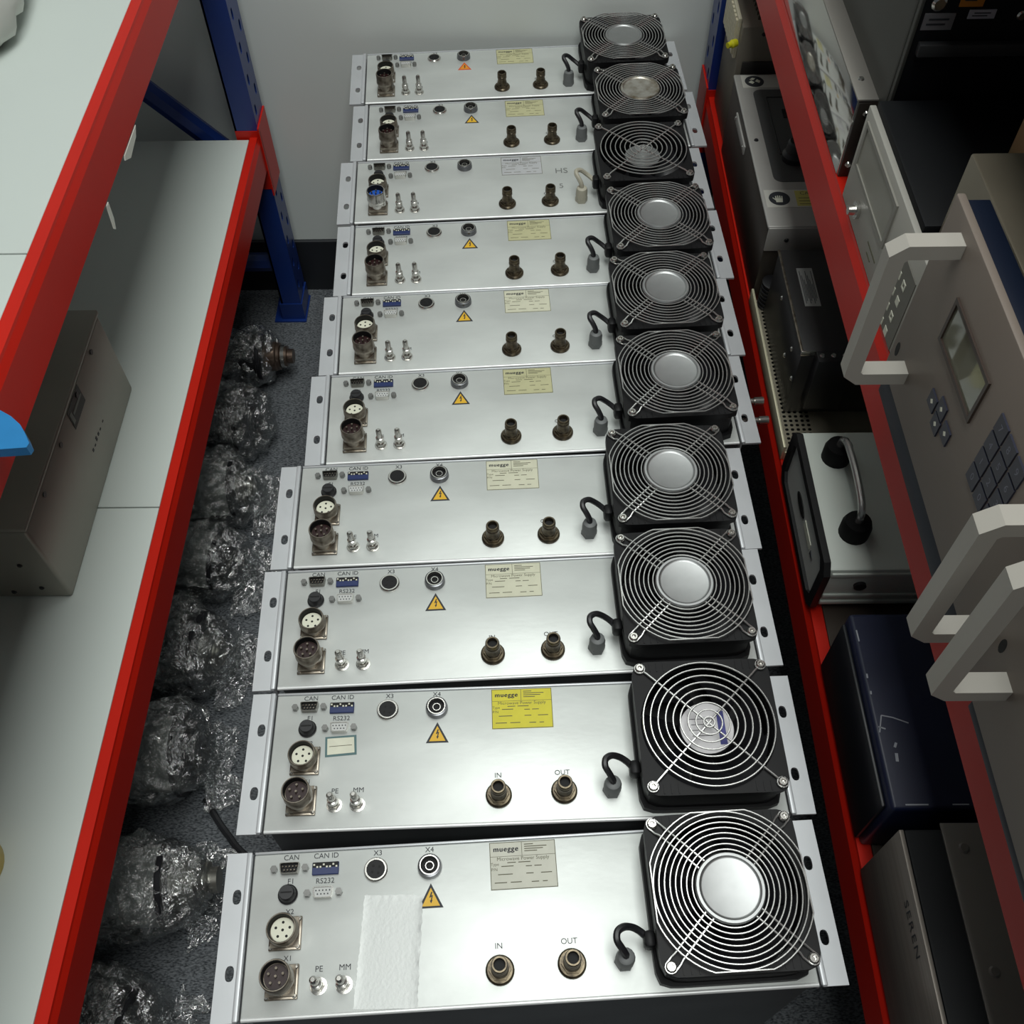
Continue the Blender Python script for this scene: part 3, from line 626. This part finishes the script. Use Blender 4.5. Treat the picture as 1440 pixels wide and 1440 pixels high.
bx('tray_end', .2885, .60, .4895, .492, ZL, .4375, MATS['zinc_cream'], tr, o_, .0005)
bm = B()
for k in range(7): lathe(bm, [(.010, 0), (.0135, .001), (.0135, .004), (.010, .005)], 18, .306 - o_[0], .727 - o_[1], M=T(0, 0, ZL + .0062 - o_[2] + k * .0055))
obj('ribbed_choke', bm, black_p, tr)
o_ = (.37, .60, ZL + .0062)
ps = thing('switching_supply', 'black switching power supply with white type label and terminal block, on tray', 'power supply', o_)
bx('housing', .298, .52, .5525, .7125, ZL + .0062, .530, mat('supply_black', lin(42, 42, 43), .4, var=.15, vscale=18), ps, o_, .0012)
bx('edge_lip', .2965, .299, .5525, .713, .5275, .5305, nickel, ps, o_, .0004)
bx('lip_end', .2965, .312, .5512, .5527, .524, .5308, nickel2, ps, o_, .0004)
for y, z in ((.585, .50), (.66, .505), (.56, .48), (.60, .475)): scr(ps, .298, y, z, .003, o_, 'x')
l = bx('type_label', .312, .3295, .620, .681, .530, .5303, mat('label_silver', lin(160, 160, 158), .5), ps, o_, 0, False)
bm = B()
for k in range(9): box(bm, .314 + .0016 * k - o_[0], .3147 + .0016 * k - o_[0], .624 + .004 * (k % 3) - o_[1], .676 - .007 * (k % 4) - o_[1], .5303 - o_[2], .5304 - o_[2])
obj('print', bm, ink, l, smooth=False)
tb = bx('terminal_block', .312, .350, .536, .5525, ZL + .03, .531, black_p, ps, o_, .001)
for k in range(3): scr(tb, .317 + k * .012, .545, .531, .0028, o_, 'z')
# grey cabinet with inset dark panel and safety signs
o_ = (.40, .88, ZL)
gb = thing('power_conditioner', 'grey metal unit with dark inset panel, black knob and round safety signs', 'unit', o_)
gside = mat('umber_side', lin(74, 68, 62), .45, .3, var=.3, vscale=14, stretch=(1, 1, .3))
gtop = mat('case_grey', lin(176, 174, 170), .42, .25, var=.06, vscale=16)
bx('body', .2885, .74, .7415, 1.048, ZL, .5365, gside, gb, o_, .002)
bx('top_cover', .2875, .741, .740, 1.050, .5365, .5405, gtop, gb, o_, .0018, seg=3)
bx('cover_front', .2885, .741, .7385, .7412, .506, .539, gtop, gb, o_, .001)
bm = B(); P_ = []
for cx, cy, a0 in ((.700, 1.003, 0), (.317, 1.003, 90), (.317, .832, 180), (.700, .832, 270)):
    for k in range(5): a = math.radians(a0 + k * 22.5); P_.append((cx + .010 * math.cos(a), cy + .010 * math.sin(a)))
prism(bm, [(x - o_[0], y - o_[1]) for x, y in P_], .5405 - o_[2], .5412 - o_[2]); ip = obj('inset_panel', bm, mat('inset_dark', lin(82, 82, 82), .35), gb, smooth=False)
bm = B(); tube(bm, [(.3225 - o_[0], .875 - o_[1], .5413 - o_[2]), (.3225 - o_[0], .995 - o_[1], .5413 - o_[2]), (.40 - o_[0], .995 - o_[1], .5413 - o_[2])], .0009, 4); tube(bm, [(.3225 - o_[0], .875 - o_[1], .5413 - o_[2]), (.40 - o_[0], .875 - o_[1], .5413 - o_[2])], .0009, 4); obj('panel_outline', bm, void_m, ip, smooth=False)
bx('display', .338, .372, .950, .968, .5412, .5420, void_m, gb, o_, 0, False)
bm = B(); lathe(bm, [(.0150, .5412 - o_[2]), (.0150, .548 - o_[2]), (.0115, .552 - o_[2]), (.0110, .564 - o_[2]), (.0090, .566 - o_[2])], 24, .337 - o_[0], .866 - o_[1]); box(bm, .335 - o_[0], .339 - o_[0], .853 - o_[1], .879 - o_[1], .564 - o_[2], .568 - o_[2], .001); obj('rotary_knob', bm, black_p, gb)
def sign(y0, y1, x0, x1, hand):
    l = bx('safety_sign', x0, x1, y0, y1, .5405, .5409, mat('sign_white', lin(200, 198, 190), .5), gb, o_, 0, False)
    cy = (y0 + y1) / 2; cx = x0 + .0165
    bm = B(); prism(bm, [(cx + .0125 * math.cos(2 * PI * k / 28) - o_[0], cy + (.0125) * math.sin(2 * PI * k / 28) - o_[1]) for k in range(28)], .5409 - o_[2], .5411 - o_[2]); obj('sign_disc', bm, ink, l, smooth=False)
    bm = B(); q = lambda pts: prism(bm, [(cx + a * mm - o_[0], cy + c * mm - o_[1]) for a, c in pts], .5411 - o_[2], .5412 - o_[2])
    if hand:
        q([(-4.5, -7), (3, -7), (4, 0), (-5, 0)])
        for k in range(4): q([(-4.8 + k * 2.3, -.2), (-3.2 + k * 2.3, -.2), (-3.4 + k * 2.5, 5.5 - abs(k - 1.4) * .8), (-4.6 + k * 2.5, 5.5 - abs(k - 1.4) * .8)])
        q([(-4.6, -4), (-4.6, -1.5), (-7.6, 2), (-8.2, 1)])
    else:
        q([(-8, -2), (-3, -6), (0, -2), (-4, 2)]); q([(1, 0), (6, -4), (8, 1), (4, 5)]); q([(-6, 4), (-1, 3), (2, 7), (-2, 8)])
    obj('sign_pictogram', bm, white_p, l, smooth=False)
    if hand:
        bm = B(); prism(bm, [(x - o_[0], y - o_[1]) for x, y in ((x0 + .036, y0 + .002), (x1 - .002, y0 + .002), (x1 - .002, y1 - .002), (x0 + .036, y1 - .002))], .5409 - o_[2], .5410 - o_[2]); obj('sign_yellow', bm, mat('sign_yellow', lin(206, 196, 110), .5), l, smooth=False)
        bm = B(); text(bm, 'CAUTION', .008, T(x0 + .060 - o_[0], y1 - .007 - o_[1], .54105 - o_[2]))
        for k in range(3): box(bm, x0 + .039 - o_[0], x1 - .006 - .006 * (k % 2) - o_[0], y0 + .005 + k * .0055 - o_[1], y0 + .006 + k * .0055 - o_[1], .5410 - o_[2], .54105 - o_[2])
        obj('sign_print', bm, ink_soft, l, smooth=False)
sign(.7745, .8065, .2915, .376, True); sign(1.018, 1.0465, .2960, .360, False)
for x, y in ((.2965, .905), (.31, .757), (.34, 1.047)):
    pass
scr(gb, .312, .7385, .522, .003, o_, 'y', black_p); scr(gb, .297, .905, .5405, .003, o_, 'z', black_p)
lt = bx('side_latch', .2862, .2885, .915, .990, .512, .524, gtop, gb, o_, .0006)
for y in (.985, .922): scr(lt, .2862, y, .518, .003, o_, 'x', nickel2)
# far boxes
o_ = (.40, 1.12, ZL)
fb = thing('beige_instrument', 'beige-grey instrument with ribbed top and cream terminal strip near the wall', 'instrument', o_)
bx('body', .293, .72, 1.068, 1.17, ZL, .595, mat('case_taupe', lin(128, 122, 110), .5, .2, var=.1, vscale=14), fb, o_, .002)
bx('base_plinth', .300, .71, 1.0655, 1.068, ZL, .548, mat('plinth_dark', lin(46, 44, 42), .5), fb, o_, .001)
bm = B()
for k in range(7): box(bm, .315 - o_[0], .50 - o_[0], 1.086 + k * .011 - o_[1], 1.091 + k * .011 - o_[1], .595 - o_[2], .600 - o_[2])
obj('cooling_ribs', bm, mat('rib_umber', lin(92, 84, 72), .5), fb, smooth=False)
bm = B(); box(bm, .2885 - o_[0], .293 - o_[0], 1.08 - o_[1], 1.168 - o_[1], .545 - o_[2], .600 - o_[2], .001)
for k in range(8): box(bm, .286 - o_[0], .289 - o_[0], 1.083 + k * .0105 - o_[1], 1.090 + k * .0105 - o_[1], .550 - o_[2], .596 - o_[2])
obj('terminal_strip', bm, mat('strip_cream', lin(206, 200, 176), .5), fb, smooth=False)
bm = B(); lathe(bm, [(.005, 0), (.0055, .007), (.0038, .009), (.0038, .014)], 14, M=Matrix.Translation((.2885 - o_[0], 1.072 - o_[1], .572 - o_[2])) @ Matrix.Rotation(-PI / 2, 4, 'Y') @ Matrix.Rotation(.5, 4, 'X')); obj('yellow_plug', bm, mat('plug_yellow', lin(206, 200, 34), .4), fb)
scr(fb, .322, 1.068, .585, .003, o_, 'y', black_p)

# ------------------------------------------------------------------ left rack: boxes and bits
o_ = (-.62, .52, .3652)
gx = thing('metal_enclosure', 'grey metal enclosure with dark screws lying on the lower white shelf', 'enclosure', o_)
encl = mat('enclosure_grey', lin(158, 156, 146), .45, .35, var=.14, vscale=9)
bx('body', -.86, -.4885, .3570, .660, .3652, .492, encl, gx, o_, .004, seg=3)
bx('cover', -.861, -.4870, .356, .661, .492, .4985, encl, gx, o_, .002)
for y in (.41, .475, .545, .61): scr(gx, -.4872, y, .4815, .0035, o_, 'x', black_p); gx.children[-1].rotation_euler = (0, 0, 0)
for c in [c for c in gx.children if c.name.startswith('screw')]: c.matrix_local = Matrix.Rotation(PI, 4, 'Z') @ Matrix.Identity(4) if 0 else c.matrix_local
for x, z in ((-.515, .385), (-.548, .377), (-.52, .43), (-.545, .47), (-.59, .483), (-.60, .385)): scr(gx, x, .3570, z, .003, o_, 'y', black_p)
bm = B(); box(bm, -.4886 - o_[0], -.4880 - o_[0], .512 - o_[1], .555 - o_[1], .462 - o_[2], .488 - o_[2]); l = obj('name_plate', bm, mat('plate_black', lin(28, 36, 34), .5), gx, smooth=False)
bm = B(); box(bm, -.4880 - o_[0], -.4877 - o_[0], .522 - o_[1], .552 - o_[1], .474 - o_[2], .478 - o_[2]); box(bm, -.4880 - o_[0], -.4877 - o_[0], .514 - o_[1], .520 - o_[1], .468 - o_[2], .483 - o_[2]); obj('plate_print', bm, mat('plate_text', lin(110, 120, 114), .5), l, smooth=False)
bm = B()
for y in (.520, .528, .536, .544, .552, .564): box(bm, -.4886 - o_[0], -.4881 - o_[0], y - o_[1], y + .0035 - o_[1], .412 - o_[2], .4135 + .002 * ((int(y * 1000) % 3)) - o_[2])
obj('pen_marks', bm, ink, gx, smooth=False)
# blue sheet on the upper shelf
bm = B(); P_ = [(-.62, .31), (-.45, .307), (-.40, .300), (-.383, .2915), (-.374, .286), (-.365, .278), (-.358, .268), (-.3535, .2605), (-.3545, .2565), (-.373, .255), (-.45, .252), (-.62, .25)]
prism(bm, P_, .7393, .7480); tag(obj('plastic_sheet', bm, mat('sky_blue_plastic', lin(36, 128, 190), .5, var=.1, vscale=40), smooth=False), 'blue plastic pad whose rounded corner sticks out over the upper red beam', 'pad')
def lumpy(name, c, r, amp, sc, m, seed, zmin, nu=36, nv=20, ex=2.6, flat=True, parent=None, skirt=0):
    bm = B(); rows = []
    for j in range(nv + 1):
        row = []
        for i in range(nu):
            th = 2 * PI * i / nu; ph = PI * j / nv
            d = Vector((math.sin(ph) * math.cos(th), math.sin(ph) * math.sin(th), math.cos(ph)))
            k = (sum(abs(d[q]) ** ex for q in range(3))) ** (-1 / ex)
            p = Vector((d.x * k * r[0], d.y * k * r[1], d.z * k * r[2]))
            n = noise.noise(p * sc + Vector((seed, 0, 0))) + .6 * abs(noise.noise(p * sc * 2.3 + Vector((0, seed, 0)))) + .35 * noise.noise(p * sc * 5 + Vector((0, 0, seed)))
            rg = noise.noise(p * sc * 2.1 + Vector((seed, seed, 0))); n -= .55 * (1 - min(1, abs(rg) * 5)); p += d * amp * n; q = Vector(c) + p
            if q.z < zmin:
                q.z = zmin + .001 * random.random()
            if skirt and q.z < zmin + skirt:
                f = 1 + .22 * (1 - (q.z - zmin) / skirt) * (1 + noise.noise(Vector((th * 2, seed, 0)))); q.x = c[0] + (q.x - c[0]) * f; q.y = c[1] + (q.y - c[1]) * (1 + (f - 1) * .3)
            row.append(bm.verts.new(q))
        rows.append(row)
    for j in range(nv):
        for i in range(nu):
            bm.faces.new((rows[j][i], rows[j][(i + 1) % nu], rows[j + 1][(i + 1) % nu], rows[j + 1][i]))
    bmesh.ops.remove_doubles(bm, verts=bm.verts[:], dist=2e-4)
    ob = obj(name, bm, m, parent, smooth=not flat)
    a_ = ob.data.attributes.get('sharp_edge')
    if a_ and not flat: ob.data.attributes.remove(a_)
    return ob
tag(lumpy('cloth_bag', (-.60, .84, .785), (.090, .115, .050), .012, 14, mat('bag_grey', lin(206, 208, 202), .7, var=.08, vscale=20), 3, .7385, flat=False), 'pale grey soft bag lying on the upper white shelf', 'bag')
bm = B(); lathe(bm, [(.030, 0), (.030, .045), (.020, .045), (.020, 0), (.030, 0)], 32, cap=False); tag(obj('tape_roll', bm, mat('tape_tan', lin(190, 168, 90), .4, var=.1, vscale=40), loc=(-.5115, .069, .3652)), 'yellowish tape roll standing on the lower white shelf', 'tape roll')

# ------------------------------------------------------------------ wrapped pumps on the carpet
def film():
    m = bpy.data.materials.new('stretch_film'); m.use_nodes = True; N = m.node_tree.nodes; L = m.node_tree.links
    N.remove(N['Principled BSDF']); out = N['Material Output']
    tr_ = N.new('ShaderNodeBsdfTransparent'); tr_.inputs[0].default_value = (.90, .92, .92, 1); g = N.new('ShaderNodeBsdfGlossy'); g.inputs['Roughness'].default_value = .03; g.inputs['Color'].default_value = (1, 1, 1, 1)
    mx = N.new('ShaderNodeMixShader'); tc = N.new('ShaderNodeTexCoord'); n = N.new('ShaderNodeTexNoise'); n.inputs['Scale'].default_value = 42; n.inputs['Detail'].default_value = 4; n.inputs['Distortion'].default_value = 3.0
    bp = N.new('ShaderNodeBump'); bp.inputs['Strength'].default_value = .7; bp.inputs['Distance'].default_value = .005
    vm = N.new('ShaderNodeVectorMath'); vm.operation = 'MULTIPLY_ADD'; vm.inputs[1].default_value = (.035, .035, .035); L.new(tc.outputs['Object'], n.inputs['Vector']); L.new(n.outputs['Color'], vm.inputs[0]); L.new(tc.outputs['Object'], vm.inputs[2])
    vo = N.new('ShaderNodeTexVoronoi'); vo.inputs['Scale'].default_value = 62; L.new(vm.outputs[0], vo.inputs['Vector']); L.new(vo.outputs['Distance'], bp.inputs['Height']); L.new(bp.outputs['Normal'], g.inputs['Normal'])
    mx.inputs[0].default_value = .38; df = N.new('ShaderNodeBsdfDiffuse'); df.inputs[0].default_value = (.7, .72, .72, 1); m2 = N.new('ShaderNodeMixShader'); m2.inputs[0].default_value = .025
    L.new(tr_.outputs[0], mx.inputs[1]); L.new(g.outputs[0], mx.inputs[2]); L.new(mx.outputs[0], m2.inputs[1]); L.new(df.outputs[0], m2.inputs[2]); L.new(m2.outputs[0], out.inputs['Surface']); return m
film_m = film()
steel_d = mat('pump_steel', lin(172, 170, 162), .3, .85, var=.25, vscale=30); iron = mat('pump_dark', lin(44, 44, 48), .4, .3, var=.3, vscale=25); copper = mat('pump_brown_steel', lin(128, 110, 98), .3, .85, var=.2, vscale=30); pgrey = mat('pump_grey_paint', lin(160, 162, 158), .45, var=.1, vscale=18)
PG = 'film-wrapped vacuum pumps on the carpet'
PU = [  # x, y, body material, neck material, body radius, height, neck length, label
 (-.495, 1.035, iron, copper, .050, .10, .050, 'film-wrapped pump with brown steel neck beside the foot of the blue post'),
 (-.490, .885, iron, iron, .062, .12, .020, 'black film-wrapped pump, second from the blue post'),
 (-.485, .745, pgrey, steel_d, .056, .10, .025, 'grey film-wrapped pump, third from the blue post'),
 (-.485, .615, pgrey, iron, .056, .10, .025, 'grey film-wrapped pump, fourth from the blue post'),
 (-.485, .460, iron, steel_d, .066, .12, .025, 'dark film-wrapped pump, fifth from the blue post'),
 (-.485, .305, pgrey, iron, .064, .12, .025, 'grey film-wrapped pump, sixth from the blue post'),
 (-.480, .135, pgrey, steel_d, .062, .13, .055, 'grey film-wrapped pump with bare steel flange pointing at the power supplies'),
 (-.480, -.025, iron, iron, .066, .11, .020, 'black film-wrapped pump next to the one with the steel flange')]
for i, (x, y, bm_, nm_, r, h, nl, lab) in enumerate(PU):
    P = thing('vacuum_pump', lab, 'pump', (x, y, FZ), random.uniform(-.18, .18), PG)
    ra = r * .80; ax = ra + .012; x1 = .040 if nl > .04 else .030      # lying turbine: axis along x at height ax
    MX = lambda x0: Matrix.Translation((x0, 0, ax)) @ Matrix.Rotation(PI / 2, 4, 'Y')
    b = B(); lathe(b, [(ra * .75, 0), (ra * .92, .010), (ra * .92, .055), (ra, .062), (ra, .088), (ra * .92, .094), (ra * .98, x1 + .10)], 36, M=MX(-.10)); obj('housing', b, bm_, P)
    b = B()
    for k in range(5): lathe(b, [(ra * .99, .016 + .008 * k), (ra * .99, .019 + .008 * k)], 36, M=MX(-.10))
    obj('cooling_fins', b, iron if bm_ is pgrey else pgrey, P)
    b = B(); lathe(b, [(ra * 1.06, 0), (ra * 1.10, .002), (ra * 1.10, .008), (ra * .7, .010)], 36, M=MX(x1)); obj('flange_disc', b, iron, P)
    b = B(); rn = ra * .64; lathe(b, [(rn, 0), (rn, nl * .42), (rn * .92, nl * .46), (rn * .92, nl * .55), (rn * .7, nl * .58), (rn * .7, nl * .8), (rn * .5, nl * .82), (rn * .5, nl)], 28, M=MX(x1 + .009)); nk = obj('inlet_neck', b, nm_, P)
    b = B(); lathe(b, [(rn * .80, nl * .60), (rn * .80, nl * .72), (rn * .6, nl * .74)], 12, M=MX(x1 + .009)); obj('clamp_ring', b, nickel2, nk)
    b = B(); box(b, -.085, .02, -ra * .5, ra * .5, 0, .022, .003); obj('foot_block', b, iron, P)
    b = B(); box(b, -.07, -.03, -.022, .022, ax + ra * .9, ax + ra * .9 + .016, .003); obj('terminal_box', b, iron, P)
    lumpy('plastic_wrap', (-.012, 0, ax * .98), (.080 + nl * .42 - (.02 if i == 0 else 0), min(.072, ra * 1.25), ax * 1.02), .014, 17, film_m, i * 3.7 + 1, .0015, nu=96, nv=48, ex=2.3, parent=P, skirt=.022, flat=False)
def loose_film(P, seed):
    # crumpled film end spread over the carpet towards the power supplies
    bm = B(); g = []; n1, n2 = 26, 34
    for a in range(n1 + 1):
        row = []
        for c in range(n2 + 1):
            s_, t_ = a / n1, c / n2; ln = .040 + .026 * noise.noise(Vector((t_ * 3, seed, 0))) + .012 * noise.noise(Vector((t_ * 11, seed, 3)))
            px = .058 + s_ * ln; py = (t_ - .5) * .135 * (1 - .25 * s_) + .008 * noise.noise(Vector((s_ * 4, t_ * 4, seed)))
            h = .003 + (1 - s_) * .028 * (1 - abs(t_ - .5) * 1.3) + .016 * abs(noise.noise(Vector((px * 45, py * 45, seed)))) + .008 * abs(noise.noise(Vector((px * 110, py * 110, seed))))
            row.append(bm.verts.new((px, py, max(.0015, h))))
        g.append(row)
    for a in range(n1):
        for c in range(n2): bm.faces.new((g[a][c], g[a + 1][c], g[a + 1][c + 1], g[a][c + 1]))
    obj('loose_film', bm, film_m, P, smooth=False)
for i, P in enumerate([o for o in bpy.data.objects if o.get('category') == 'pump']):
    if i not in (0, 1): loose_film(P, i * 2.3 + .7)
# cable end on the carpet
bm = B(); tube(bm, spline([Vector(p) for p in ((-.43, .265, FZ + .004), (-.405, .232, FZ + .0045), (-.390, .215, FZ + .004), (-.372, .196, FZ + .004), (-.33, .165, FZ + .004))]), .0045, 8); tag(obj('cable_piece', bm, black_p), 'short black cable lying on the carpet beside the yellow-plated power supply', 'cable')
